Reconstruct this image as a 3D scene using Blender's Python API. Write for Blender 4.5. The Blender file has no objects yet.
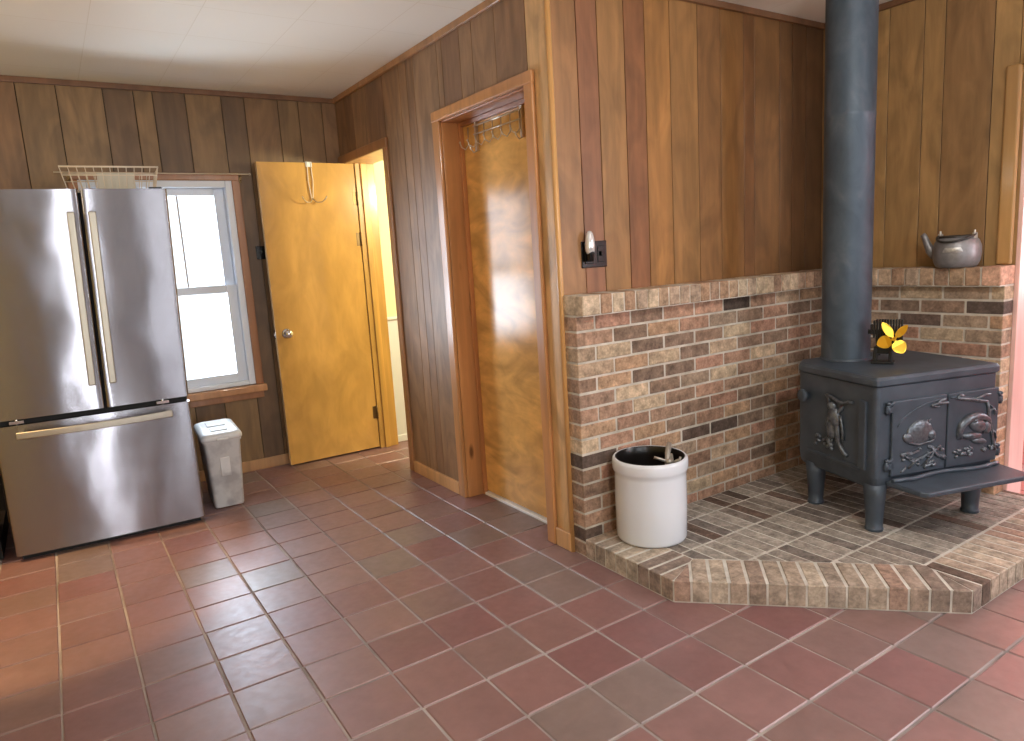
import bpy, math, random
from mathutils import Vector, Matrix
R_ = random.Random(7)
sc = bpy.context.scene
col = sc.collection
PI = math.pi
U = .2286                                   # floor tile pitch (9 in)

# ------------------------------------------------------------------ colours / materials
def s2l(c):
    c /= 255.0
    return c / 12.92 if c <= .04045 else ((c + .055) / 1.055) ** 2.4
def lin(r, g, b, a=1.0): return (s2l(r), s2l(g), s2l(b), a)
def vary(c, amt, rnd=R_):
    k = 1 + rnd.uniform(-amt, amt)
    return (c[0] * k, c[1] * k, c[2] * k, c[3] if len(c) > 3 else 1.0)

class NT:
    def __init__(self, name):
        self.m = bpy.data.materials.new(name); self.m.use_nodes = True
        self.t = self.m.node_tree; self.t.nodes.clear()
        self.out = self.n('ShaderNodeOutputMaterial')
    def n(self, typ, **kw):
        x = self.t.nodes.new(typ)
        for k, v in kw.items(): setattr(x, k, v)
        return x
    def l(self, a, b): self.t.links.new(a, b)
    def bsdf(self, **kw):
        b = self.n('ShaderNodeBsdfPrincipled')
        for k, v in kw.items(): b.inputs[k].default_value = v
        self.l(b.outputs[0], self.out.inputs[0]); return b
    def coord(self, scale=(1, 1, 1), off=None):
        tc = self.n('ShaderNodeTexCoord'); mp = self.n('ShaderNodeMapping')
        mp.inputs['Scale'].default_value = scale
        src = tc.outputs['Object']
        if off is not None:
            ad = self.n('ShaderNodeVectorMath', operation='ADD'); self.l(src, ad.inputs[0]); self.l(off, ad.inputs[1]); src = ad.outputs[0]
        self.l(src, mp.inputs['Vector']); return mp.outputs[0]
    def noise(self, vec, scale, detail=4, rough=.55, dist=0.0):
        x = self.n('ShaderNodeTexNoise'); x.inputs['Scale'].default_value = scale; x.inputs['Detail'].default_value = detail
        x.inputs['Roughness'].default_value = rough; x.inputs['Distortion'].default_value = dist
        self.l(vec, x.inputs['Vector']); return x.outputs['Fac']
    def ramp(self, fac, stops):
        r = self.n('ShaderNodeValToRGB'); e = r.color_ramp.elements
        while len(e) < len(stops): e.new(.5)
        for i, (p, c) in enumerate(stops):
            e[i].position = p; e[i].color = c if len(c) == 4 else (*c, 1)
        self.l(fac, r.inputs[0]); return r.outputs[0]
    def g(self, fac, lo, hi, a=0.3, b=0.7):
        return self.ramp(fac, [(a, (lo, lo, lo)), (b, (hi, hi, hi))])
    def mul(self, a, b, f=1.0):
        x = self.n('ShaderNodeMix', data_type='RGBA', blend_type='MULTIPLY'); x.inputs[0].default_value = f
        self.l(a, x.inputs[6]); self.l(b, x.inputs[7]); return x.outputs[2]
    def mix(self, fac, a, b):
        x = self.n('ShaderNodeMix', data_type='RGBA'); self.l(fac, x.inputs[0])
        for s, i in ((a, 6), (b, 7)):
            if isinstance(s, tuple): x.inputs[i].default_value = s
            else: self.l(s, x.inputs[i])
        return x.outputs[2]
    def bump(self, b, h, strength, dist=.002):
        x = self.n('ShaderNodeBump'); x.inputs['Strength'].default_value = strength; x.inputs['Distance'].default_value = dist
        self.l(h, x.inputs['Height']); self.l(x.outputs[0], b.inputs['Normal'])
    def attr(self, name='Col'):
        a = self.n('ShaderNodeAttribute', attribute_name=name); return a.outputs['Color'], a.outputs['Alpha']
    def rnd_off(self, alpha):
        c = self.n('ShaderNodeCombineXYZ')
        for i, k in enumerate((13.0, 7.0, 29.0)):
            m = self.n('ShaderNodeMath', operation='MULTIPLY'); m.inputs[1].default_value = k
            self.l(alpha, m.inputs[0]); self.l(m.outputs[0], c.inputs[i])
        return c.outputs[0]

MAT = {}
def plain(name, c, rough=.5, metal=0.0, spec=.5, coat=0.0, nz=0.0, nscale=40, bump=0.0):
    k = NT(name); b = k.bsdf(**{'Base Color': c, 'Roughness': rough, 'Metallic': metal, 'Specular IOR Level': spec, 'Coat Weight': coat, 'Coat Roughness': .15})
    if nz or bump:
        f = k.noise(k.coord(), nscale)
        if nz:
            rgb = k.n('ShaderNodeRGB'); rgb.outputs[0].default_value = c
            k.l(k.mul(rgb.outputs[0], k.g(f, 1 - nz, 1 + nz * .4)), b.inputs['Base Color'])
        if bump: k.bump(b, f, bump)
    MAT[name] = k.m; return k.m

def wood(name, gscale=(22, 22, 1.2), fscale=(5, 5, .9), rough=.35, coat=.25, lo=.72, hi=1.12, flo=.85, fhi=1.08, spec=.5, knots=0.0, coatr=.12):
    """plank colour from the Col attribute times stretched grain and a slower figure"""
    k = NT(name); c, a = k.attr(); off = k.rnd_off(a)
    b = k.bsdf(**{'Roughness': rough, 'Coat Weight': coat, 'Coat Roughness': coatr, 'Specular IOR Level': spec})
    gr = k.noise(k.coord(gscale, off), 1.0, 6, .6, .6)
    fg = k.noise(k.coord(fscale, off), 1.0, 3, .5, 1.6)
    base = k.mul(k.mul(c, k.g(gr, lo, hi)), k.g(fg, flo, fhi, .35, .65))
    if knots:
        v = k.n('ShaderNodeTexVoronoi'); v.inputs['Scale'].default_value = 1.0; k.l(k.coord((9, 9, 3.2), off), v.inputs['Vector'])
        base = k.mix(k.ramp(v.outputs['Distance'], [(.07, (knots,) * 3), (.17, (0, 0, 0))]), base, lin(70, 35, 18))
    k.l(base, b.inputs['Base Color'])
    k.bump(b, gr, .12)
    MAT[name] = k.m; return k.m

wood('panel_wood', gscale=(26, 26, 2.2), fscale=(7, 7, 2.4), lo=.8, hi=1.1, flo=.74, fhi=1.1, rough=.48, coat=.06, coatr=.3)
wood('trim_wood', lo=.82, hi=1.1, rough=.35, coat=.25)
wood('knotty_wood', lo=.8, hi=1.1, rough=.35, coat=.25, knots=.8)
wood('birch_door', gscale=(9, 9, 2.6), fscale=(4, 4, 2.2), lo=.86, hi=1.08, flo=.86, fhi=1.08, rough=.22, coat=.5, coatr=.06)
wood('flame_door', gscale=(8, 5, 11), fscale=(3, 2.2, 5.5), lo=.8, hi=1.12, flo=.74, fhi=1.12, rough=.17, coat=0, spec=.16)
plain('groove', lin(26, 17, 12), .8)
plain('plaster', lin(205, 200, 186), .9, nz=.05, nscale=3)
plain('yellow_paint', lin(215, 188, 110), .8)
plain('cream_paint', lin(238, 226, 178), .7)
plain('white_paint', lin(236, 236, 230), .45)
plain('dark_paint', lin(66, 62, 64), .8)
plain('red_paint', lin(222, 70, 42), .85)
plain('pink_board', lin(226, 178, 160), .6, nz=.12, nscale=8)
plain('vinyl', lin(226, 232, 240), .35)
plain('plastic_white', lin(214, 216, 218), .35)
plain('crock_glaze', lin(222, 227, 236), .12, coat=.5)
plain('crock_inside', lin(22, 18, 16), .3)
plain('black_plastic', lin(9, 8, 9), .25)
plain('dark_rubber', lin(14, 14, 15), .7)
plain('gold', lin(235, 190, 70), .28, metal=1.0)
plain('chrome', lin(215, 215, 215), .12, metal=1.0)
plain('brass_dull', lin(120, 95, 60), .4, metal=.8)
plain('wire_cream', lin(215, 200, 178), .4)
plain('wire_metal', lin(205, 190, 165), .3, metal=.7)
plain('tool_metal', lin(190, 186, 178), .4, metal=.6)
plain('cloth', lin(200, 194, 178), .9)
plain('fan_black', lin(10, 10, 11), .5)
plain('kettle_metal', lin(138, 136, 138), .4, metal=.4, nz=.25, nscale=30)
plain('kettle_plate', lin(190, 188, 186), .4, metal=.6, nz=.35, nscale=120)
plain('kettle_lid', lin(70, 66, 64), .45, metal=.5, nz=.3, nscale=60)
plain('threshold', lin(242, 240, 236), .3)

def mk_cast():
    k = NT('cast_iron'); b = k.bsdf(**{'Roughness': .45, 'Metallic': .25, 'Specular IOR Level': .5})
    f = k.noise(k.coord(), 9, 5)
    k.l(k.ramp(f, [(.3, lin(58, 67, 78)), (.7, lin(76, 86, 98))]), b.inputs['Base Color'])
    k.bump(b, k.noise(k.coord(), 260, 2), .18, .001); MAT['cast_iron'] = k.m
    k = NT('cast_relief'); b = k.bsdf(**{'Roughness': .3, 'Metallic': .55, 'Specular IOR Level': .6})
    f = k.noise(k.coord(), 60, 3)
    k.l(k.ramp(f, [(.3, lin(72, 78, 86)), (.7, lin(118, 124, 132))]), b.inputs['Base Color'])
    k.bump(b, k.noise(k.coord(), 90, 3), .5, .004); MAT['cast_relief'] = k.m
    k = NT('pipe_steel'); b = k.bsdf(**{'Roughness': .5, 'Metallic': .3, 'Specular IOR Level': .5})
    f = k.noise(k.coord((1, 1, .6)), 7, 5, .6, .8)
    k.l(k.ramp(f, [(.3, lin(56, 68, 80)), (.55, lin(74, 87, 100)), (.75, lin(96, 104, 116))]), b.inputs['Base Color'])
    MAT['pipe_steel'] = k.m
    k = NT('stainless'); b = k.bsdf(**{'Base Color': lin(152, 151, 157), 'Metallic': 1.0, 'Roughness': .2, 'Anisotropic': .8, 'Anisotropic Rotation': .25})
    tg = k.n('ShaderNodeTangent', direction_type='RADIAL', axis='Z'); k.l(tg.outputs[0], b.inputs['Tangent'])
    # horizontal brushing: the grain scatters reflections up and down, the sheet itself is slightly wavy
    wn = k.n('ShaderNodeTexWhiteNoise', noise_dimensions='3D'); k.l(k.coord((1, 1, 1)), wn.inputs['Vector'])
    def lincomb(src, sub, mulv):
        a = k.n('ShaderNodeMath', operation='SUBTRACT'); a.inputs[1].default_value = sub; k.l(src, a.inputs[0])
        c = k.n('ShaderNodeMath', operation='MULTIPLY'); c.inputs[1].default_value = mulv; k.l(a.outputs[0], c.inputs[0]); return c.outputs[0]
    cv = k.n('ShaderNodeCombineXYZ'); k.l(lincomb(wn.outputs['Value'], .5, .36), cv.inputs[2])
    k.l(lincomb(k.noise(k.coord((6.5, 6.5, 2.4)), 1.0, 2, .45), .5, .095), cv.inputs[0])
    ge = k.n('ShaderNodeNewGeometry'); ad = k.n('ShaderNodeVectorMath', operation='ADD'); k.l(ge.outputs['Normal'], ad.inputs[0]); k.l(cv.outputs[0], ad.inputs[1])
    no = k.n('ShaderNodeVectorMath', operation='NORMALIZE'); k.l(ad.outputs[0], no.inputs[0]); k.l(no.outputs[0], b.inputs['Normal'])
    MAT['stainless'] = k.m
    k = NT('stainless_handle'); b = k.bsdf(**{'Base Color': lin(188, 183, 170), 'Metallic': 1.0, 'Roughness': .45}); MAT['stainless_handle'] = k.m
    k = NT('bin_plastic'); b = k.bsdf(**{'Roughness': .35, 'Transmission Weight': .12})
    z = k.n('ShaderNodeSeparateXYZ'); k.l(k.coord(), z.inputs[0])
    k.l(k.mix(k.ramp(k.noise(k.coord((1, 1, 1)), 9, 3), [(.42, (0, 0, 0)), (.62, (1, 1, 1))]), lin(224, 226, 228), lin(186, 187, 191)), b.inputs['Base Color'])
    MAT['bin_plastic'] = k.m
    k = NT('tile'); c, a = k.attr(); b = k.bsdf(**{'Specular IOR Level': 1.0, 'Coat Weight': .2, 'Coat Roughness': .3})
    f = k.noise(k.coord(), 14, 5); f2 = k.noise(k.coord((1, 1, 1), k.rnd_off(a)), 3.0, 3)
    k.l(k.mul(k.mul(c, k.g(f, .88, 1.08)), k.g(f2, .88, 1.08)), b.inputs['Base Color'])
    k.l(k.g(k.noise(k.coord(), 30, 4), .4, .56), b.inputs['Roughness'])
    k.bump(b, k.noise(k.coord(), 7, 2), .10, .004); MAT['tile'] = k.m
    k = NT('grout'); b = k.bsdf(**{'Roughness': .9})
    k.l(k.ramp(k.noise(k.coord(), 2.2, 4), [(.35, lin(116, 108, 106)), (.6, lin(178, 168, 164))]), b.inputs['Base Color']); MAT['grout'] = k.m
    k = NT('brick'); c, a = k.attr(); b = k.bsdf(**{'Roughness': .9, 'Specular IOR Level': .2})
    off = k.rnd_off(a); f = k.noise(k.coord((1, 1, 1), off), 22, 6, .65); f2 = k.noise(k.coord((1, 1, 1), off), 90, 3)
    k.l(k.mul(k.mul(c, k.g(f, .5, 1.36)), k.g(f2, .78, 1.15)), b.inputs['Base Color'])
    k.bump(b, f2, .55, .003); MAT['brick'] = k.m
    k = NT('mortar'); b = k.bsdf(**{'Roughness': .95})
    k.l(k.ramp(k.noise(k.coord(), 16, 5), [(.3, lin(172, 164, 150)), (.7, lin(210, 202, 190))]), b.inputs['Base Color']); MAT['mortar'] = k.m
    k = NT('mortar_light'); b = k.bsdf(**{'Roughness': .95})
    k.l(k.ramp(k.noise(k.coord(), 16, 5), [(.3, lin(176, 170, 160)), (.7, lin(214, 210, 202))]), b.inputs['Base Color']); MAT['mortar_light'] = k.m
    k = NT('ceiling_tile'); b = k.bsdf(**{'Roughness': .85})
    br = k.n('ShaderNodeTexBrick', offset=0.0); br.inputs['Scale'].default_value = 1.0; br.inputs['Mortar Size'].default_value = .002
    br.inputs['Brick Width'].default_value = .406; br.inputs['Row Height'].default_value = .406; br.inputs['Mortar Smooth'].default_value = .2
    br.inputs['Color1'].default_value = lin(238, 236, 228); br.inputs['Color2'].default_value = lin(236, 234, 225); br.inputs['Mortar'].default_value = lin(226, 222, 210)
    k.l(k.coord(), br.inputs['Vector']); k.l(br.outputs['Color'], b.inputs['Base Color']); MAT['ceiling_tile'] = k.m
    k = NT('glass')
    tr = k.n('ShaderNodeBsdfTransparent'); gl = k.n('ShaderNodeBsdfGlossy'); gl.inputs['Roughness'].default_value = .02
    fr = k.n('ShaderNodeFresnel'); fr.inputs['IOR'].default_value = 1.3
    mx = k.n('ShaderNodeMixShader'); k.l(fr.outputs[0], mx.inputs[0]); k.l(tr.outputs[0], mx.inputs[1]); k.l(gl.outputs[0], mx.inputs[2]); k.l(mx.outputs[0], k.out.inputs[0])
    MAT['glass'] = k.m
    k = NT('clear_bulb'); b = k.bsdf(**{'Base Color': lin(238, 238, 238), 'Roughness': .1, 'Metallic': .35, 'Transmission Weight': .3, 'IOR': 1.45}); MAT['clear_bulb'] = k.m
    k = NT('mesh_grille'); b = k.bsdf(**{'Roughness': .7})
    ch = k.n('ShaderNodeTexChecker'); ch.inputs['Scale'].default_value = 110; k.l(k.coord(), ch.inputs['Vector'])
    ch.inputs['Color1'].default_value = lin(120, 62, 56); ch.inputs['Color2'].default_value = lin(52, 34, 34)
    k.l(ch.outputs['Color'], b.inputs['Base Color']); MAT['mesh_grille'] = k.m
mk_cast()

# ------------------------------------------------------------------ mesh builder
WHITE = (1, 1, 1, 1)
class MB:
    def __init__(self): self.v = []; self.f = []; self.c = []; self.s = []
    def face(self, idx, c, s=False): self.f.append(idx); self.c.append(c); self.s.append(s)
    def box(self, x0, x1, y0, y1, z0, z1, c=WHITE, ch=0.0, top='z'):
        """box; ch chamfers the six faces by insetting each face (all edges)"""
        if ch <= 0:
            b = len(self.v)
            for z in (z0, z1):
                for x, y in ((x0, y0), (x1, y0), (x1, y1), (x0, y1)): self.v.append((x, y, z))
            for q in ((0, 3, 2, 1), (4, 5, 6, 7), (0, 1, 5, 4), (1, 2, 6, 5), (2, 3, 7, 6), (3, 0, 4, 7)): self.face([b + i for i in q], c)
            return
        b = len(self.v); lo = (x0, y0, z0); hi = (x1, y1, z1); key = {}
        ch = min(ch, (x1 - x0) * .49, (y1 - y0) * .49, (z1 - z0) * .49)
        for sx in (0, 1):
            for sy in (0, 1):
                for sz in (0, 1):
                    s = (sx, sy, sz)
                    for ax in range(3):
                        p = [hi[i] - ch if s[i] else lo[i] + ch for i in range(3)]; p[ax] = hi[ax] if s[ax] else lo[ax]
                        key[(s, ax)] = len(self.v); self.v.append(tuple(p))
        def fc(ids, n):
            p = [Vector(self.v[i]) for i in ids]
            nn = (p[1] - p[0]).cross(p[2] - p[0])
            self.face(ids if nn.dot(Vector(n)) > 0 else ids[::-1], c)
        for ax in range(3):
            o = [i for i in range(3) if i != ax]
            for sd in (0, 1):
                ids = []
                for a, d in ((0, 0), (1, 0), (1, 1), (0, 1)):
                    s = [0, 0, 0]; s[ax] = sd; s[o[0]] = a; s[o[1]] = d; ids.append(key[(tuple(s), ax)])
                n = [0, 0, 0]; n[ax] = 1 if sd else -1; fc(ids, n)
        for ax in range(3):          # edges along ax
            o = [i for i in range(3) if i != ax]
            for a in (0, 1):
                for d in (0, 1):
                    s0 = [0, 0, 0]; s0[o[0]] = a; s0[o[1]] = d; s1 = list(s0); s1[ax] = 1
                    s0 = tuple(s0); s1 = tuple(s1)
                    n = [0, 0, 0]; n[o[0]] = 1 if a else -1; n[o[1]] = 1 if d else -1
                    fc([key[(s0, o[0])], key[(s1, o[0])], key[(s1, o[1])], key[(s0, o[1])]], n)
        for s in [(i, j, k) for i in (0, 1) for j in (0, 1) for k in (0, 1)]:
            fc([key[(s, 0)], key[(s, 1)], key[(s, 2)]], [1 if t else -1 for t in s])
    def prism(self, poly, lo, hi, c=WHITE, axis=2, ch=0.0):
        """polygon (counter-clockwise in the two other axes) extruded along axis; ch = chamfer of the hi face"""
        n = len(poly); b = len(self.v)
        def P(p, h):
            q = [0, 0, 0]; o = [i for i in range(3) if i != axis]; q[o[0]], q[o[1]], q[axis] = p[0], p[1], h; return tuple(q)
        rings = [(poly, lo), (poly, hi)]
        if ch:
            ins = inset(poly, ch); rings = [(poly, lo), (poly, hi - ch), (ins, hi)]
        for pl, h in rings:
            for p in pl: self.v.append(P(p, h))
        flip = axis == 1
        def q(l): self.face(l[::-1] if flip else l, c)
        q([b + i for i in range(n)][::-1])
        for r in range(len(rings) - 1):
            for i in range(n):
                j = (i + 1) % n; q([b + r * n + i, b + r * n + j, b + (r + 1) * n + j, b + (r + 1) * n + i])
        q([b + (len(rings) - 1) * n + i for i in range(n)])
    def tube(self, pts, r, n=8, c=WHITE, closed=False, smooth=True):
        pts = [Vector(p) for p in pts]; m = len(pts); rr = r if isinstance(r, (list, tuple)) else [r] * m
        b = len(self.v); prev = None
        for i, p in enumerate(pts):
            if closed: t = pts[(i + 1) % m] - pts[i - 1]
            else: t = pts[min(i + 1, m - 1)] - pts[max(i - 1, 0)]
            t.normalize()
            if prev is None:
                a = Vector((0, 0, 1)) if abs(t.z) < .9 else Vector((1, 0, 0)); u = t.cross(a).normalized()
            else: u = (prev - t * prev.dot(t)).normalized()
            prev = u; w = t.cross(u)
            for k in range(n):
                an = 2 * PI * k / n; self.v.append(tuple(p + (u * math.cos(an) + w * math.sin(an)) * rr[i]))
        for i in range(m if closed else m - 1):
            j = (i + 1) % m
            for k in range(n):
                k2 = (k + 1) % n; self.face([b + i * n + k, b + i * n + k2, b + j * n + k2, b + j * n + k], c, smooth)
        if not closed:
            self.face([b + k for k in range(n)][::-1], c); self.face([b + (m - 1) * n + k for k in range(n)], c)
    def lathe(self, prof, n=40, c=WHITE, at=(0, 0, 0), sx=1.0, sy=1.0):
        """prof: (r, z) from bottom to top; repeated points make a crease"""
        b = len(self.v); m = len(prof)
        for r, z in prof:
            for k in range(n):
                a = 2 * PI * k / n; self.v.append((at[0] + r * math.cos(a) * sx, at[1] + r * math.sin(a) * sy, at[2] + z))
        for i in range(m - 1):
            if prof[i] == prof[i + 1]: continue
            for k in range(n):
                k2 = (k + 1) % n; self.face([b + i * n + k, b + i * n + k2, b + (i + 1) * n + k2, b + (i + 1) * n + k], c, True)
    def ell(self, ce, rad, c=WHITE, n=16, m=10, rot=None):
        b = len(self.v); ce = Vector(ce)
        M = rot or Matrix.Identity(3)
        for i in range(m + 1):
            th = PI * i / m
            for k in range(n):
                a = 2 * PI * k / n
                self.v.append(tuple(ce + M @ Vector((rad[0] * math.sin(th) * math.cos(a), rad[1] * math.sin(th) * math.sin(a), -rad[2] * math.cos(th)))))
        for i in range(m):
            for k in range(n):
                k2 = (k + 1) % n; self.face([b + i * n + k, b + i * n + k2, b + (i + 1) * n + k2, b + (i + 1) * n + k], c, True)
    def xf(self, M, start=0):
        for i in range(start, len(self.v)): self.v[i] = tuple(M @ Vector(self.v[i]))
    def build(self, name, mat, parent=None, bevel=0.0, kind=None, label=None):
        me = bpy.data.meshes.new(name); me.from_pydata(self.v, [], self.f)
        me.polygons.foreach_set('use_smooth', self.s)
        at = me.color_attributes.new('Col', 'FLOAT_COLOR', 'CORNER'); buf = []
        for f, c in zip(self.f, self.c):
            for _ in f: buf.extend(c)
        at.data.foreach_set('color', buf)
        me.materials.append(MAT[mat]); me.validate(); me.update()
        o = bpy.data.objects.new(name, me); col.objects.link(o)
        if parent is not None: o.parent = parent
        if bevel:
            md = o.modifiers.new('bevel', 'BEVEL'); md.width = bevel; md.segments = 3; md.limit_method = 'ANGLE'; md.angle_limit = .6
        if kind: o['kind'] = kind
        if label: o['label'] = label
        return o
def inset(poly, d):
    n = len(poly); out = []
    for i in range(n):
        p0 = Vector(poly[i - 1]); p1 = Vector(poly[i]); p2 = Vector(poly[(i + 1) % n])
        a = (p1 - p0).normalized(); b = (p2 - p1).normalized()
        na = Vector((-a.y, a.x)); nb = Vector((-b.y, b.x)); k = na + nb
        if k.length < 1e-6: out.append((p1.x, p1.y)); continue
        k = k / max(.35, k.dot(na)); q = p1 + k * d; out.append((q.x, q.y))
    return out
def clip(poly, conv):
    """Sutherland-Hodgman: poly clipped by the convex counter-clockwise polygon conv"""
    for i in range(len(conv)):
        a = conv[i]; b = conv[(i + 1) % len(conv)]; new = []
        sd = lambda p: (b[0] - a[0]) * (p[1] - a[1]) - (b[1] - a[1]) * (p[0] - a[0])
        for j in range(len(poly)):
            p = poly[j]; q = poly[(j + 1) % len(poly)]; sp, sq = sd(p), sd(q)
            if sp >= 0: new.append(p)
            if (sp >= 0) != (sq >= 0):
                t = sp / (sp - sq); new.append((p[0] + (q[0] - p[0]) * t, p[1] + (q[1] - p[1]) * t))
        poly = new
        if len(poly) < 3: return []
    out = []
    for p in poly:
        if not out or math.hypot(p[0] - out[-1][0], p[1] - out[-1][1]) > .003: out.append(p)
    if len(out) > 2 and math.hypot(out[0][0] - out[-1][0], out[0][1] - out[-1][1]) < .003: out.pop()
    ar = sum(out[i][0] * out[(i + 1) % len(out)][1] - out[(i + 1) % len(out)][0] * out[i][1] for i in range(len(out))) / 2 if len(out) > 2 else 0
    return out if ar > 2e-4 else []
def thing(name, label, cat, loc=(0, 0, 0), rz=0.0, group=None):
    o = bpy.data.objects.new(name, None); col.objects.link(o); o.empty_display_size = .1
    o.location = loc; o.rotation_euler = (0, 0, rz); o['label'] = label; o['category'] = cat
    if group: o['group'] = group
    return o
def tag(o, label, cat, group=None):
    o['label'] = label; o['category'] = cat
    if group: o['group'] = group
    return o
def struct(mb, name, mat, parent=None, bevel=0.0): return mb.build(name, mat, parent, bevel, 'structure')
def rc(c, amt=.1): # colour with a random alpha used as texture offset
    v = vary(c, amt); return (v[0], v[1], v[2], R_.random())

# ------------------------------------------------------------------ room dimensions
XL, XM, XR = -1.75, 1.497, 3.345           # left wall, long wall, right wall
YB, YH, YR = 1.863, -.565, -5.5            # window wall, hearth wall, rear wall
ZC = 2.446

# floor: quarry tiles laid one by one on the grout bed
def build_floor():
    g = MB(); g.box(-2.2, 5.9, -5.8, 2.2, -.06, -.004)
    struct(g, 'floor', 'grout')
    fl = bpy.data.objects['floor']
    t = MB(); pal = [lin(142, 103, 100), lin(140, 100, 97), lin(138, 97, 95), lin(143, 106, 103), lin(139, 107, 102), lin(134, 113, 108), lin(134, 90, 89), lin(142, 104, 100)]
    gw = .0038
    for i in range(-9, 26):
        for j in range(-26, 10):
            x0 = i * U + gw; x1 = (i + 1) * U - gw; y0 = j * U + gw; y1 = (j + 1) * U - gw
            x0 += R_.uniform(-.002, .002); y0 += R_.uniform(-.002, .002)
            if x1 > 5.8 or x0 < -2.1: continue
            if XM + .13 < x0 and y0 > .2 + YH and x0 > 3.5: continue
            n = len(t.v); t.box(x0, x1, y0, y1, -.012, 0, rc(tuple(q * .84 for q in R_.choice(pal)[:3]) + (1,), .05), .003)
            a, b = R_.uniform(-.003, .003), R_.uniform(-.003, .003); cx, cy = (x0 + x1) / 2, (y0 + y1) / 2
            for k in range(n, len(t.v)):
                v = t.v[k]; t.v[k] = (v[0], v[1], v[2] + a * (v[0] - cx) + b * (v[1] - cy))
    struct(t, 'floor_tiles', 'tile', fl)
build_floor()

c_ = MB(); c_.box(-2.0, 5.8, -5.7, 2.05, ZC, ZC + .08); struct(c_, 'ceiling', 'ceiling_tile')

# panelled walls: every plank a board in front of a dark backing
def plank_wall(name, fixed, axis, sign, grooves, z0, z1, pal, thick=.1, holes=(), t=.009, own=None):
    """axis 'x' or 'y' = the wall's horizontal direction; fixed = plane of the board faces; sign = direction the faces look"""
    pl, bk = MB(), MB()
    us = sorted(grooves); u_all = sorted(set(us + [h[0] for h in holes if us[0] < h[0] < us[-1]] + [h[1] for h in holes if us[0] < h[1] < us[-1]]))
    cols = {}
    for i in range(len(us) - 1): cols[i] = rc(own[i], .03) if own and i in own else rc(R_.choice(pal), .07)
    def put(mb, u0, u1, a, b, za, zb, c, ch=0):
        lo, hi = min(a, b), max(a, b)
        if axis == 'x': mb.box(u0, u1, lo, hi, za, zb, c, ch)
        else: mb.box(lo, hi, u0, u1, za, zb, c, ch)
    for i in range(len(u_all) - 1):
        a, b = u_all[i], u_all[i + 1]; m = (a + b) / 2
        k = max(j for j in range(len(us) - 1) if us[j] <= m)
        zs = [(z0, z1)]
        for h in holes:
            if h[0] - 1e-6 <= a and b <= h[1] + 1e-6:
                nz = []
                for p, q in zs:
                    if h[2] > p: nz.append((p, min(q, h[2])))
                    if h[3] < q: nz.append((max(p, h[3]), q))
                zs = nz
        g0 = .002 if a in us else 0; g1 = .002 if b in us else 0
        for p, q in zs:
            put(pl, a + g0, b - g1, fixed, fixed - sign * t, p, q, cols[k], .0012 if (g0 and g1) else 0)
            put(bk, a, b, fixed - sign * t, fixed - sign * thick, p, q, WHITE)
    w = struct(bk, name, 'groove'); struct(pl, name + '_planks', 'panel_wood', w)
    return w
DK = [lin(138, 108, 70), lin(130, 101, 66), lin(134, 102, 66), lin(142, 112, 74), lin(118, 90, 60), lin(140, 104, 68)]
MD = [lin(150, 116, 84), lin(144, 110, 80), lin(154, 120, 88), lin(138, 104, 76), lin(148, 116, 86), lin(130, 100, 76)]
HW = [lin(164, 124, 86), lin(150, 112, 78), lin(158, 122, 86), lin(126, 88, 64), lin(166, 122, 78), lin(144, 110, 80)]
RW = [lin(166, 130, 84), lin(156, 120, 78), lin(172, 136, 88), lin(146, 112, 74)]

WIN = (-.085, .765, .585, 1.905)            # rough opening of the window
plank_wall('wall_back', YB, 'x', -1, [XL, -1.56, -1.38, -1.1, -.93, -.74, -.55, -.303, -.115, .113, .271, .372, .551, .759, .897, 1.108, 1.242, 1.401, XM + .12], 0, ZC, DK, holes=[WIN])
plank_wall('wall_middle', XM, 'y', -1, [YH + .0125, -.41, -.173, .026, .143, .322, .376, .652, .74, .832, 1.065, 1.321, 1.43, 1.55, 1.7, YB], 0, ZC, MD, thick=.118,
           holes=[(-.40, .38, 0, 2.03), (1.105, 1.795, 0, 2.01)], own={0: lin(214, 174, 124)})
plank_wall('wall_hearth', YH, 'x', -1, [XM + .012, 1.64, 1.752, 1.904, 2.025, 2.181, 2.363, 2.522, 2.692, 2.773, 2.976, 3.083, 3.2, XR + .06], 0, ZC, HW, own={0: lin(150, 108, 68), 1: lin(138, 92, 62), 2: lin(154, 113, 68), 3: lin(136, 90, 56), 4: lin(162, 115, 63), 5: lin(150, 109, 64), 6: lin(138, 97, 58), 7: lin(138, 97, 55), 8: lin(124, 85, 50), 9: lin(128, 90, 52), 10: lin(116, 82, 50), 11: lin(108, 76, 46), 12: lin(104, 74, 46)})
plank_wall('wall_right', XR, 'y', -1, [-5.5, -5.3, -5.05, -4.9, -4.6, -4.4, -4.2, -3.9, -3.7, -3.5, -3.3, -3.1, -2.85, -2.6, -2.4, -2.2, -2.05, -1.9, -1.7, -1.501, -1.396, -1.189, -1.094, -.926, -.75, YH],
           0, ZC, RW, thick=.15, holes=[(-2.42, -1.53, 0, 2.0), (-4.4, -3.1, .8, 2.1)])
wl = MB(); wl.box(XL - .1, XL, YR, YB, 0, ZC); struct(wl, 'wall_left', 'yellow_paint')

# rear wall behind the viewpoint: two windows
RWIN = [(-.95, -.45, .08, 2.3), (.5, 1.7, .75, 2.0)]
def rear():
    w = MB(); xs = sorted([XL - .1, XR + .1] + [v for h in RWIN for v in h[:2]])
    for a, b in zip(xs, xs[1:]):
        h = next((h for h in RWIN if h[0] <= a and b <= h[1]), None)
        if h: w.box(a, b, YR - .1, YR, 0, h[2]); w.box(a, b, YR - .1, YR, h[3], ZC)
        else: w.box(a, b, YR - .1, YR, 0, ZC)
    struct(w, 'wall_rear', 'dark_paint')
rear()

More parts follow.
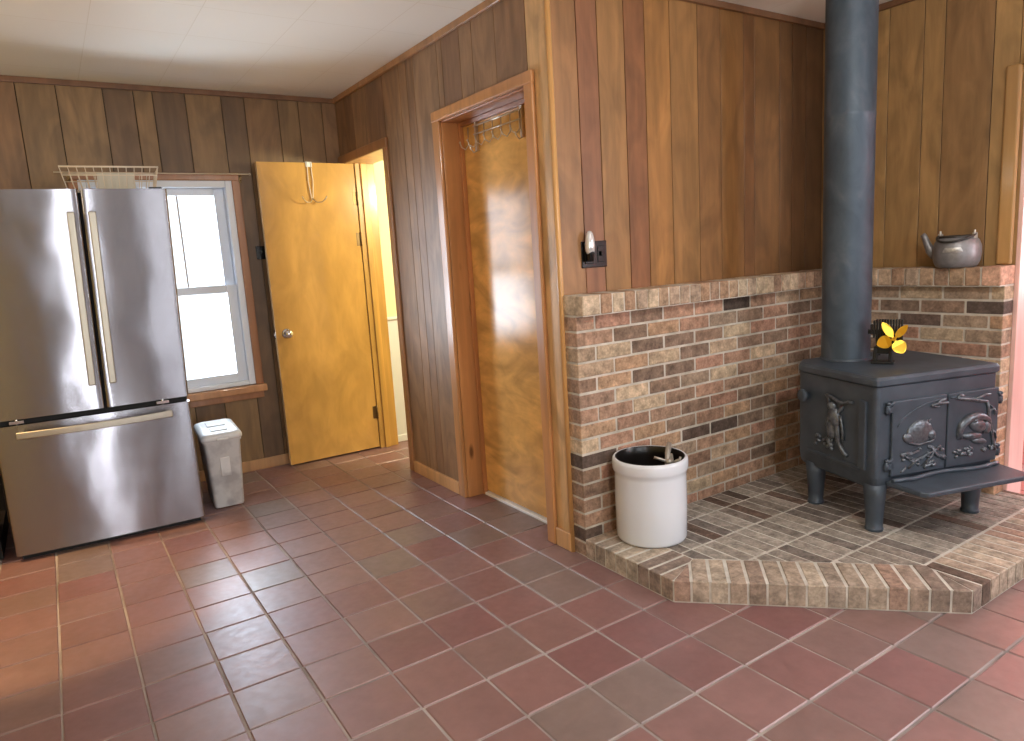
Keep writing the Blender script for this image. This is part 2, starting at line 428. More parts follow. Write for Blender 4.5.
# hall behind the two doors and the next room through the right doorway
h = MB(); h.box(1.62, 3.5, 1.82, 1.9, .0, ZC); hw = struct(h, 'wall_hall_far', 'cream_paint')
h = MB(); h.box(1.70, 3.4, 1.808, 1.8195, .05, .915); struct(h, 'trim_wainscot', 'white_paint', hw)
h = MB(); h.box(1.70, 3.4, 1.80, 1.8195, 0, .05); h.box(1.70, 3.4, 1.795, 1.8195, .916, .936); struct(h, 'trim_rail', 'white_paint', hw, .004)
h = MB(); h.box(3.4, 3.5, -.46, 1.82, 0, ZC); struct(h, 'wall_hall_end', 'cream_paint')
h = MB(); h.box(3.5, 5.7, -.55, -.45, 0, ZC); struct(h, 'wall_next_room_far', 'red_paint')
h = MB(); h.box(5.6, 5.7, -3.9, -.55, 0, .8); h.box(5.6, 5.7, -3.9, -.55, 2.1, ZC); h.box(5.6, 5.7, -3.9, -3.2, .8, 2.1); h.box(5.6, 5.7, -1.5, -.55, .8, 2.1)
struct(h, 'wall_next_room_side', 'red_paint')
h = MB(); h.box(3.5, 5.7, -4.0, -3.9, 0, ZC); struct(h, 'wall_next_room_near', 'red_paint')

# ------------------------------------------------------------------ trims
TW = lin(196, 140, 88); TB = lin(150, 102, 64); CR = lin(120, 84, 58); BASE = lin(214, 164, 108)
def box_struct(name, boxes, c, mat='trim_wood', bevel=.004, parent=None):
    m = MB()
    for b in boxes: m.box(*b, rc(c, .04))
    return struct(m, name, mat, parent, bevel)
box_struct('trim_crown_back', [(XL, XM, YB - .018, YB, ZC - .032, ZC)], CR)
box_struct('trim_crown_middle', [(XM - .02, XM, YH, YB - .018, ZC - .034, ZC)], lin(176, 128, 82))
box_struct('trim_crown_hearth', [(XM - .02, XR, YH - .02, YH, ZC - .03, ZC)], CR)
box_struct('trim_crown_right', [(XR - .02, XR, YR, YH - .02, ZC - .03, ZC)], CR)
m = MB(); m.tube([(XM - .001, YH - .001, .0), (XM - .001, YH - .001, ZC - .03)], .013, 14, rc(lin(206, 156, 96))); struct(m, 'trim_corner', 'trim_wood')
box_struct('baseboard_back', [(XL, XM, YB - .014, YB, 0, .072)], lin(196, 150, 104))
box_struct('baseboard_middle', [(XM - .016, XM, .455, 1.045, 0, .072), (XM - .016, XM, YH - .004, -.462, 0, .085)], BASE)
# casing of the closed door: rounded boards
def casing(name, boxes, c=TW, mat='trim_wood', bevel=.006): return box_struct(name, boxes, c, mat, bevel)
casing('trim_closed_door', [(XM - .02, XM, .378, .446, 0, 2.034), (XM - .02, XM, -.458, -.398, 0, 2.034), (XM - .022, XM, -.46, .447, 2.03, 2.083)])
m = MB()
m.box(XM, XM + .20, .376, .392, 0, 2.03, rc(lin(196, 140, 88))); m.box(XM, XM + .20, -.416, -.396, 0, 2.03, rc(lin(186, 126, 78)))
m.box(XM, XM + .20, -.416, .392, 2.022, 2.042, rc(lin(170, 116, 76)))
m.box(XM + .095, XM + .118, .356, .376, 0, 2.022, rc(lin(184, 124, 76))); m.box(XM + .095, XM + .118, -.396, -.376, 0, 2.022, rc(lin(160, 98, 60)))
m.box(XM + .095, XM + .118, -.376, .354, 2.0, 2.022, rc(lin(160, 104, 66)))
struct(m, 'trim_closed_door_jamb', 'knotty_wood', None, .003)
casing('trim_open_door', [(XM - .016, XM, 1.049, 1.106, 0, 2.01), (XM - .018, XM, 1.046, 1.86, 2.005, 2.064)], lin(160, 112, 70))
m = MB(); J = lin(208, 158, 78)
m.box(1.552, 1.692, 1.745, 1.763, 0, 2.01, rc(J)); m.box(XM, 1.692, 1.088, 1.105, 0, 2.01, rc(J)); m.box(XM, 1.692, 1.088, 1.795, 2.008, 2.028, rc(J))
m.box(1.588, 1.63, 1.733, 1.745, 0, 2.008, rc(J))
struct(m, 'trim_open_door_jamb', 'trim_wood', None, .003)
# right doorway
box_struct('trim_right_doorway', [(XR - .024, XR, -1.518, -1.455, 1.152, 2.018), (XR - .022, XR, -2.49, -1.519, 2.0, 2.05), (XR - .024, XR, -2.49, -2.42, 0, 2.0)], lin(176, 134, 82), 'trim_wood', .012)
box_struct('trim_right_doorway_jamb', [(XR - .003, XR + .152, -1.548, -1.528, 0, 1.99), (XR - .003, XR + .152, -2.42, -2.40, 0, 1.99), (XR, XR + .152, -2.42, -1.528, 1.98, 2.0)], lin(230, 192, 184), 'trim_wood', .004)  # pink bounce light from the red room is put into the board colour

# ------------------------------------------------------------------ brick wainscot
BP = [lin(172, 144, 120), lin(168, 140, 116), lin(160, 132, 114), lin(148, 120, 104), lin(164, 132, 114), lin(144, 120, 104), lin(132, 112, 98), lin(168, 148, 128), lin(152, 134, 118), lin(138, 116, 102), lin(160, 126, 110), lin(178, 160, 138), lin(126, 108, 96)]
BD = [lin(92, 78, 70), lin(108, 90, 80), lin(100, 86, 78)]
CP = [lin(184, 158, 132), lin(170, 142, 116), lin(176, 152, 130), lin(158, 130, 108), lin(190, 168, 142), lin(166, 134, 108)]
def bcol(p=BP, dk=.05):
    return rc(R_.choice(BD), .15) if R_.random() < dk else rc(tuple(x * q for x, q in zip(R_.choice(p)[:3], (1.17, 1.12, 1.05) if p is BP else (1.06, 1.08, 1.1))) + (1,), .1)
FACE = YH - .095; RFACE = XR - .098
CH = 1.062 / 16; BL = .2032; J2 = .0045
def brick_walls():
    mo, b = MB(), MB()
    mo.box(XM + .003, XR, FACE + .003, YH, 0, 1.062); mo.box(XM + .003, XR, FACE - .044, YH, 1.062, 1.147)
    m2 = MB(); m2.box(RFACE + .003, XR, -1.527, FACE + .003, 0, 1.062); m2.box(RFACE - .044, XR, -1.527, FACE - .044, 1.062, 1.147)
    w = struct(mo, 'wall_brick_left', 'mortar'); w2 = struct(m2, 'wall_brick_right', 'mortar'); b2 = MB()
    for k in range(16):
        z0 = k * CH + J2; z1 = (k + 1) * CH - J2; u = XM; first = True
        while u < RFACE:
            L = BL if not (first and k % 2) else BL / 2
            e = min(u + L, RFACE + .02); p = R_.uniform(-.002, .002)
            x0 = u + (0 if first else J2)
            b.box(x0, e - J2, FACE + p, YH - .002, z0, z1, bcol(), .003); u += L; first = False
        u = FACE; first = True
        while u > -1.53:
            L = BL if not (first and k % 2 == 0) else BL / 2
            e = max(u - L, -1.53)
            if e - (-1.53) < .03: e = -1.53
            p = R_.uniform(-.002, .002)
            y0 = e + (0 if e == -1.53 else J2)
            b2.box(RFACE + p, XR - .002, y0, u - J2, z0, z1, bcol(), .003); u = e; first = False
            if e == -1.53: break
    struct(b, 'brick_courses', 'brick', w); struct(b2, 'brick_courses', 'brick', w2)
    c = MB(); u = XM - .004
    while u < RFACE - .03:
        L = .1 if u < XM else .0672
        c.box(u + J2 * .7, u + L - J2 * .7, FACE - .05 + R_.uniform(-.003, .003), YH - .001, 1.066, 1.148 + R_.uniform(-.002, .002), bcol(CP, 0), .004); u += L
    struct(c, 'brick_cap', 'brick', w); c = MB()
    y = FACE - .05
    while y > -1.44:
        c.box(RFACE - .05 + R_.uniform(-.003, .003), XR - .001, y - .0672 + J2 * .7, y - J2 * .7, 1.066, 1.148 + R_.uniform(-.002, .002), bcol(CP, 0), .004); y -= .0672
    c.box(RFACE - .048, XR - .001, -1.53, y - J2, 1.066, 1.15, rc(lin(206, 164, 140), .03), .004)  # end brick: pink glow from the next room painted into its colour
    struct(c, 'brick_cap', 'brick', w2)
brick_walls()

# raised hearth
HZ = .09
HP = [lin(150, 140, 130), lin(140, 129, 119), lin(158, 148, 137), lin(130, 119, 110), lin(164, 154, 143), lin(120, 110, 103)]
RP = [lin(168, 150, 133), lin(152, 132, 117), lin(164, 144, 127), lin(140, 122, 110), lin(176, 160, 142), lin(154, 138, 124), lin(160, 132, 116)]
def build_hearth():
    O = [(XM - .004, FACE), (XM - .004, -1.176), (2.213, -1.893), (XR - .001, -1.893), (XR - .001, -1.532), (RFACE - .002, -1.532), (RFACE - .002, FACE)]
    t = thing('hearth', 'raised brick hearth platform under the black stove, with an angled front edge', 'hearth', (0, 0, 0))
    m = MB(); m.prism(inset(O, .003), .0, HZ - .0035); m.build('mortar_bed', 'mortar_light', t)
    f = MB(); fields = [[(1.695, FACE - .003), (1.695, -1.093), (2.292, -1.69), (RFACE - .004, -1.69), (RFACE - .004, FACE - .003)], [(RFACE - .004, -1.535), (RFACE - .004, -1.69), (XR - .004, -1.69), (XR - .004, -1.535)]]
    rows = [FACE - .003, -.812, -1.03, -1.245, -1.46, -1.69]
    for a, b in zip(rows, rows[1:]):
        x = 1.69 + R_.uniform(-.02, 0)
        while x < XR:
            w = .068; hc = bcol(HP, .14); hz = HZ - R_.uniform(0, .002)
            for fp in fields:
                q = clip([(x + .004, b + .005), (x + w - .004, b + .005), (x + w - .004, a - .005), (x + .004, a - .005)], fp)
                if q: f.prism(q, .03, hz, hc, 2, .0025)
            x += w
    f.build('field_bricks', 'brick', t)
    r = MB()
    def rim(o0, o1, i0, i1):
        o0, o1, i0, i1 = map(Vector, (o0, o1, i0, i1)); d = (o1 - o0).normalized(); n = Vector((-d.y, d.x))
        conv = [tuple(o0), tuple(o1), tuple(i1), tuple(i0)]; L = (o1 - o0).length; k = max(1, round(L / .067)); w = L / k
        for i in range(-4, k + 4):
            p = o0 + d * (i * w + .0045); q = o0 + d * ((i + 1) * w - .0045)
            pl = clip([tuple(p), tuple(q), tuple(q + n * .199), tuple(p + n * .199)], conv)
            if pl: r.prism(pl, .006, HZ - R_.uniform(0, .002), bcol(RP, .012), 2, .004)
    rim(O[0], O[1], (1.69, FACE), (1.69, -1.095)); rim(O[1], O[2], (1.69, -1.095), (2.292, -1.695)); rim(O[2], O[3], (2.292, -1.695), (XR - .001, -1.695))
    r.build('rim_bricks', 'brick', t)
build_hearth()

# ------------------------------------------------------------------ window
def build_window():
    m = MB(); x0, x1, z0, z1 = WIN; W = WHITE
    e = 0.045
    m.box(x0, x0 + e, YB - .008, YB + .1, z0, z1); m.box(x1 - e, x1, YB - .008, YB + .1, z0, z1)
    m.box(x0 + e, x1 - e, YB - .008, YB + .1, z1 - e, z1); m.box(x0 + e, x1 - e, YB - .008, YB + .1, z0, z0 + .03)
    w = struct(m, 'window_1', 'vinyl', None, .006)
    a, b = x0 + e, x1 - e
    def sash(name, za, zb, y, bot, top, side=.062):
        s = MB(); s.box(a, a + side, y, y + .03, za, zb); s.box(b - side, b, y, y + .03, za, zb)
        s.box(a + side, b - side, y, y + .03, za, za + bot); s.box(a + side, b - side, y, y + .03, zb - top, zb)
        o = struct(s, name, 'vinyl', w, .004)
        g = MB(); g.box(a + side, b - side, y + .012, y + .016, za + bot, zb - top); struct(g, 'pane', 'glass', o)
        return o
    up = sash('upper_sash', 1.2, z1 - e, YB + .056, .05, .045); sash('lower_sash', z0 + .03, 1.25, YB + .018, .055, .05)
    s = MB(); s.box(.434, .444, YB + .064, YB + .072, 1.25, 1.815, rc(lin(150, 128, 108))); struct(s, 'muntin', 'trim_wood', up)
    C = lin(172, 118, 76)
    q = MB()
    q.box(x1 - .004, x1 + .045, YB - .02, YB, z0 - .002, z1 - .002, rc(C)); q.box(x0 - .045, x0 + .004, YB - .02, YB, z0 - .002, z1 - .002, rc(C))
    q.box(x0 - .045, x1 + .045, YB - .022, YB, z1 - .004, z1 + .042, rc(C))
    struct(q, 'window_casing', 'trim_wood', w, .005)
    q = MB(); q.box(x0 - .06, x1 + .058, YB - .05, YB, z0 - .05, z0 - .002, rc(lin(190, 138, 94))); q.box(x0 - .04, x1 + .04, YB - .018, YB, z0 - .095, z0 - .05, rc(lin(170, 118, 78)))
    struct(q, 'window_stool', 'trim_wood', w, .006)
    for i, (xa, xb, za, zb) in enumerate(RWIN):
        f = MB(); e = .05
        f.box(xa, xa + e, YR - .08, YR + .01, za, zb); f.box(xb - e, xb, YR - .08, YR + .01, za, zb); f.box(xa + e, xb - e, YR - .08, YR + .01, za, za + e)
        f.box(xa + e, xb - e, YR - .08, YR + .01, zb - e, zb); f.box(xa + e, xb - e, YR - .05, YR - .01, (za + zb) / 2 - .02, (za + zb) / 2 + .02)
        o = struct(f, 'window_%d' % (i + 2), 'vinyl', None, .004)
        g = MB(); g.box(xa + e, xb - e, YR - .045, YR - .04, za + e, zb - e); struct(g, 'pane', 'glass', o)
build_window()
box_struct('rear_reflector_white', [(-.18, .16, YR, YR + .04, 0, ZC)], lin(236, 234, 230), 'white_paint')  # added out of view: white strip that the refrigerator reflects as a light band
m = MB(); m.box(XL, -1.42, YR, YR + .05, 0, ZC); struct(m, 'rear_reflector_yellow', 'yellow_paint')  # unseen yellow slab, added to tint the left of the refrigerator's reflection
t = thing('curtain_rod', 'thin curtain rod on small brackets above the window', 'curtain rod', (0, 0, 0))
m = MB(); m.tube([(-.19, YB - .062, 1.936), (.862, YB - .062, 1.936)], .0035, 8); m.ell((.866, YB - .062, 1.936), (.007, .007, .007)); m.build('rod', 'wire_cream', t)
for x in (-.12, .812):
    m = MB(); m.box(x - .008, x + .008, YB - .026, YB - .02, 1.885, 1.945); m.tube([(x, YB - .022, 1.925), (x, YB - .062, 1.927)], .004, 8); m.tube([(x, YB - .024, 1.895), (x + .004, YB - .04, 1.905)], .004, 8); m.build('bracket', 'brass_dull', t)

# ------------------------------------------------------------------ doors
def build_doors():
    m = MB(); m.box(.903, 1.547, 1.752, 1.787, .012, 2.008, rc(lin(200, 152, 78), .0)); d = struct(m, 'door_1', 'birch_door', None, .002)
    m = MB(); m.box(.9015, .903, 1.753, 1.786, .012, 2.008, rc(lin(226, 190, 140), 0)); struct(m, 'door_edge', 'trim_wood', d)
    k = MB()
    prof = [(.0, 0), (.031, 0), (.031, 0), (.033, .004), (.028, .008), (.013, .010), (.012, .030), (.022, .036), (.028, .046), (.028, .056), (.022, .064), (.0, .067)]
    k.lathe(prof, 28); k.xf(Matrix.Translation((.972, 1.752, .905)) @ Matrix.Rotation(PI / 2, 4, 'X')); struct(k, 'knob', 'chrome', d)
    k = MB(); k.box(.898, .903, 1.757, 1.782, .875, .935); k.box(.889, .899, 1.763, 1.776, .893, .915); struct(k, 'latch', 'chrome', d, .002)
    for z in (1.775, 1.5, .27):
        g = MB(); g.box(1.519, 1.5475, 1.7505, 1.753, z - .045, z + .045); g.tube([(1.550, 1.747, z - .047), (1.550, 1.747, z + .047)], .0065, 10); struct(g, 'hinge', 'brass_dull', d)
    m = MB(); m.box(XM + .118, XM + .156, -.396, .374, .02, 2.02, rc(lin(226, 174, 104), 0)); d2 = struct(m, 'door_2', 'flame_door', None, .002)
    m = MB(); m.box(XM + .098, XM + .16, -.396, .374, 0, .014); struct(m, 'threshold', 'threshold', d2, .003)
build_doors()

# over-the-door hook on the open door
t = thing('over_door_hook', 'white wire double coat hook hung over the open yellow door', 'hook', (1.236, 1.752, 2.008))
m = MB(); 
for s in (-1, 1):
    m.tube([(s * .012, .04, -.02), (s * .012, .04, .005), (s * .012, -.004, .005), (s * .012, -.006, -.01), (s * .016, -.008, -.12), (s * .006, -.01, -.22), (s * .002, -.012, -.235)], .0032, 8)
m.build('hanger', 'wire_cream', t)
m = MB(); m.box(-.02, .02, -.006, .0425, .0022, .0052); m.box(-.02, .02, -.006, -.003, -.028, .0052); m.build('top_clip', 'white_paint', t)
for s in (-1, 1):
    m = MB(); m.tube([(0, -.012, -.232), (s * .02, -.03, -.258), (s * .05, -.045, -.258), (s * .072, -.055, -.24), (s * .082, -.06, -.222)], [.0035] * 4 + [.0045], 8); m.build('hook', 'wire_metal', t)

# over-the-door hook rack on the closed door (rails, brackets, seven hooks)
t = thing('hook_rack', 'wire hook rack with two rails hung over the top of the closed door', 'hook rack', (XM + .118, 0, 1.96))
for z in (.022, -.018):
    m = MB(); m.tube([(-.018, -.2, z), (-.018, .225, z)], .004, 8); m.build('rail', 'wire_metal', t)
for y in (-.192, .215):
    m = MB(); m.box(-.016, -.001, y - .008, y + .008, -.1, .064); m.tube([(-.012, y, -.1), (-.03, y, -.108), (-.045, y, -.09), (-.05, y, -.075)], .004, 8); m.build('bracket', 'wire_metal', t, .002)
for i in range(7):
    y = .30 - i * .078
    m = MB(); m.tube([(-.018, y - .02, .024), (-.02, y - .02, -.06), (-.032, y - .008, -.082), (-.05, y, -.07), (-.056, y + .004, -.048)], .0032, 8); m.ell((-.056, y + .004, -.046), (.0055,) * 3); m.build('hook', 'wire_metal', t)

# ------------------------------------------------------------------ refrigerator
def build_fridge():
    W = .85; rz = -math.atan2(.047, .837); ex = Vector((math.cos(rz), math.sin(rz))); ey = Vector((-ex.y, ex.x))
    o = Vector((.225, 1.043)) + ex * .008; ctr = o - ex * W / 2
    t = thing('refrigerator', 'stainless steel french door refrigerator with a bottom freezer drawer beside the window', 'refrigerator', (ctr.x, ctr.y, 0), rz)
    hw = W / 2; D = .7
    def lean(mb, q=0):                       # the doors hang a little out of square
        for i in range(q, len(mb.v)):
            x, y, z = mb.v[i]; mb.v[i] = (x + .030 * max(0, z - .70) / 1.065, y, z)
    m = MB(); m.box(-hw + .004, hw - .004, .066, D, .03, .70); m.box(-hw + .004, hw - .004, .066, D, .70, 1.755); lean(m); m.build('cabinet', 'dark_paint', t, .004)
    m = MB(); m.box(-hw + .02, hw - .02, .05, .12, .0, .045); m.build('base_grille', 'dark_rubber', t)
    def front(name, x0, x1, z0, z1):
        p = MB(); n = 14; poly = []
        f = lambda x: -.010 * (1 - (x / hw) ** 2) + .006
        def prof(x):
            d = min(x - x0, x1 - x); return f(x) + (.006 * (1 - min(1, d / .01)) ** 2)
        xs = [x0, x0 + .003, x0 + .007, x0 + .011] + [x0 + (x1 - x0) * i / n for i in range(1, n)] + [x1 - .011, x1 - .007, x1 - .003, x1]
        xs = sorted(xs); b = len(p.v)
        for z in (z0, z1):
            for x in xs: p.v.append((x, prof(x), z))
            for x in xs[::-1]: p.v.append((x, .06, z))
        k = len(xs) * 2; p.v += p.v[:2 * k]      # caps get vertices of their own so the front shades flat up and down
        p.face(list(range(2 * k, 3 * k))[::-1], WHITE); p.face(list(range(3 * k, 4 * k)), WHITE)
        for i in range(k):
            j = (i + 1) % k; p.face([i, j, k + j, k + i], WHITE, i < len(xs) - 1)
        lean(p)
        return p.build(name, 'stainless', t)
    sp = -hw + W - .375 - .008 - 0.0         # split between the doors
    sp = hw - .382
    ld = front('door', -hw, sp - .005, .70, 1.765); rd = front('door', sp + .005, hw, .70, 1.765); dr = front('freezer_drawer', -hw, hw, .032, .672)
    for par, x, s in ((ld, sp - .044, 1), (rd, sp + .044, 1)):
        m = MB(); m.box(x - .016, x + .016, -.062, -.044, .825, 1.655); m.box(x - .011, x + .011, -.05, .002, .845, .885); m.box(x - .011, x + .011, -.05, .002, 1.595, 1.635); lean(m)
        m.build('handle', 'stainless_handle', par, .006)
    m = MB(); pts = []; n = 20
    for i in range(n + 1):
        x = -.335 + .67 * i / n; pts.append((x, -.036 - .034 * math.cos(PI * (i / n - .5))))
    b = len(m.v)
    for (x, y) in pts:
        for dy, dz in ((-.008, -.016), (.008, -.016), (.008, .016), (-.008, .016)): m.v.append((x, y + dy, .628 + dz))
    for i in range(n):
        for k in range(4): m.face([b + i * 4 + k, b + (i + 1) * 4 + k, b + (i + 1) * 4 + (k + 1) % 4, b + i * 4 + (k + 1) % 4][::-1], WHITE, False)
    m.face([b, b + 1, b + 2, b + 3][::-1], WHITE); m.face([b + n * 4 + k for k in range(4)], WHITE)
    for x in (-.318, .318): m.box(x - .012, x + .012, -.045, .002, .616, .64)
    m.build('handle', 'stainless_handle', dr, .004)
    for x in (-.33, .30):
        m = MB(); m.box(x - .03, x + .03, .012, .05, .676, .692); m.tube([(x, .02, .672), (x, .02, .70)], .008, 10); m.build('hinge', 'chrome', t, .002)
    m = MB(); m.box(-hw + .01, hw - .01, .04, .066, .672, .70); m.box(sp - .006, sp + .006, .045, .066, .7, 1.75); lean(m); m.build('door_gasket', 'dark_rubber', t)
    for x in (-hw + .05, hw - .05):
        m = MB(); m.box(x - .03, x + .03, .02, .07, 1.7555, 1.775); lean(m); m.build('hinge_cover', 'black_plastic', t, .004)
    # wire basket on top
    q = lambda x, y: ctr + ex * x + ey * y
    p = q(.22, .225)
    k = thing('wire_basket', 'cream wire basket standing on top of the refrigerator', 'basket', (p.x, p.y, 1.7555), rz)
    w, d, hh = .215, .14, .125; wb, db = .19, .12
    r = MB(); ring = lambda W_, D_, z: [(-W_, -D_, z), (W_, -D_, z), (W_, D_, z), (-W_, D_, z)]
    r.tube([(x, y, z) for x, y, z in ring(w, d, hh)], .0042, 8, closed=True); r.build('rim', 'wire_cream', k)
    r = MB(); r.tube(ring(w - .008, d - .007, hh * .68), .0026, 6, closed=True); r.tube(ring(wb, db, .006), .0035, 6, closed=True); r.build('band', 'wire_cream', k)
    r = MB(); n = 13
    for i in range(n):
        s = -1 + 2 * i / (n - 1); r.tube([(s * w, -d, hh), (s * wb, -db, .004), (s * wb, db, .004), (s * w, d, hh)], .002, 6)
    for i in range(1, 7):
        s = -1 + 2 * i / 7; r.tube([(-w, s * d, hh), (-wb, s * db, .004), (wb, s * db, .004), (w, s * d, hh)], .002, 6)
    r.build('wires', 'wire_cream', k)
    pc = q(.245, .235)
    m = MB(); n = 12
    c = thing('folded_cloth', 'pale folded cloth standing in the wire basket', 'cloth', (pc.x, pc.y, 1.764), rz)
    for i in range(4):
        y = -.022 + i * .013; pts = [(-.085 + .17 * j / n, y + .003 * math.sin(j * 1.3 + i)) for j in range(n + 1)]
        poly = pts + [(x, yy + .011) for x, yy in pts[::-1]]; m.prism(poly, 0, .104 - .004 * i)
    o2 = m.build('fold', 'cloth', c)
build_fridge()

t = thing('base_cabinet', 'black lower cabinet left of the refrigerator, only a sliver showing', 'cabinet', (-.995, 1.14, 0))
m = MB(); m.box(-.32, .32, .02, .70, .09, .88); m.build('body', 'black_plastic', t, .004)
m = MB(); m.box(-.32, .32, .08, .68, 0, .09); m.build('toe_kick', 'dark_rubber', t)
m = MB(); m.box(-.315, .315, 0, .02, .10, .74); d_ = m.build('door', 'black_plastic', t, .003)
m = MB(); m.tube([(-.1, 0, .70), (-.1, -.025, .70), (.1, -.025, .70), (.1, 0, .70)], .006, 8); m.build('handle', 'chrome', d_)
m = MB(); m.box(-.335, .335, -.02, .715, .88, .915); m.build('worktop', 'white_paint', t, .004)

# ------------------------------------------------------------------ storage bin
def build_bin():
    t = thing('storage_bin', 'white plastic bin with a lid standing between the refrigerator and the open door', 'bin', (.405, 1.385, 0), math.radians(-4))
    m = MB(); b = len(m.v)
    def rr(w, d, z, r=.02):
        out = []
        for cx, cy, a0 in ((w - r, d - r, 0), (-w + r, d - r, 90), (-w + r, -d + r, 180), (w - r, -d + r, 270)):
            for k in range(4):
                a = math.radians(a0 + 30 * k); out.append((cx + r * math.cos(a), cy + r * math.sin(a), z))
        return out
    prof = [(.076, .178, .004), (.08, .182, .012), (.097, .205, .385), (.103, .211, .392), (.103, .211, .408)]
    for w, d, z in prof: m.v += rr(w, d, z)
    n = 16
    for i in range(len(prof) - 1):
        for k in range(n): m.face([i * n + k, i * n + (k + 1) % n, (i + 1) * n + (k + 1) % n, (i + 1) * n + k], WHITE, True)
    m.face(list(range(n))[::-1], WHITE); m.build('body', 'bin_plastic', t)
    m = MB(); prof = [(.107, .215, .402), (.11, .218, .406), (.11, .218, .424), (.104, .212, .436), (.085, .19, .444), (.083, .188, .444), (.078, .182, .439)]
    for w, d, z in prof: m.v += rr(w, d, z, .03)
    for i in range(len(prof) - 1):
        for k in range(n): m.face([i * n + k, i * n + (k + 1) % n, (i + 1) * n + (k + 1) % n, (i + 1) * n + k], WHITE, True)
    m.face([(len(prof) - 1) * n + k for k in range(n)], WHITE); m.face(list(range(n))[::-1], WHITE); lid = m.build('lid', 'plastic_white', t)
    m = MB(); m.box(-.045, .045, -.12, -.03, .438, .4455); m.box(-.05, .05, .02, .15, .438, .4445); m.build('raised_panel', 'plastic_white', lid, .003)
    m = MB(); m.box(-.03, .03, -.231, -.214, .404, .418); m.build('lid_tab', 'plastic_white', lid, .004)
    m = MB(); m.box(-.026, .026, -.203, -.194, .19, .30); m.xf(Matrix.Translation((0, -.001, 0))); m.build('embossed_panel', 'bin_plastic', t, .004)
build_bin()

# ------------------------------------------------------------------ crock and tongs
def build_crock():
    t = thing('crock', 'white stoneware crock with a dark inside standing on the hearth edge', 'crock', (1.735, -.822, HZ))
    m = MB(); p = [(0, 0), (.138, 0), (.138, 0), (.147, .004), (.151, .014), (.153, .16), (.152, .268), (.153, .282), (.158, .290), (.161, .300), (.161, .326), (.159, .336), (.153, .341), (.147, .340)]
    p = [(a, z * 1.06) for a, z in p]; m.lathe(p, 64); m.build('body', 'crock_glaze', t)
    m = MB(); m.lathe([(.147, .3604), (.143, .352), (.141, .32), (.139, .03), (.0, .022)], 64); m.build('inside', 'crock_inside', t)
    k = thing('fire_tongs', 'grey metal fire tongs leaning inside the white crock', 'tongs', (1.735, -.822, HZ + .02))
    a = MB(); a.tube([(-.02, -.06, .03), (.03, -.055, .20), (.06, -.04, .285), (.10, -.008, .332), (.146, .026, .356)], [.005, .006, .008, .012, .012], 10); a.build('arm', 'tool_metal', k)
    a = MB(); a.tube([(.02, -.09, .03), (.055, -.075, .20), (.078, -.06, .285), (.108, -.018, .325)], [.005, .006, .008, .009], 10); a.build('arm', 'tool_metal', k)
    a = MB(); a.ell((.075, -.042, .302), (.018, .016, .018)); a.tube([(.07, -.036, .305), (.045, -.01, .318), (.03, .004, .324)], .0065, 8); a.tube([(.088, -.05, .30), (.112, -.068, .312), (.118, -.066, .322)], .007, 8); a.build('pivot', 'tool_metal', k)
build_crock()

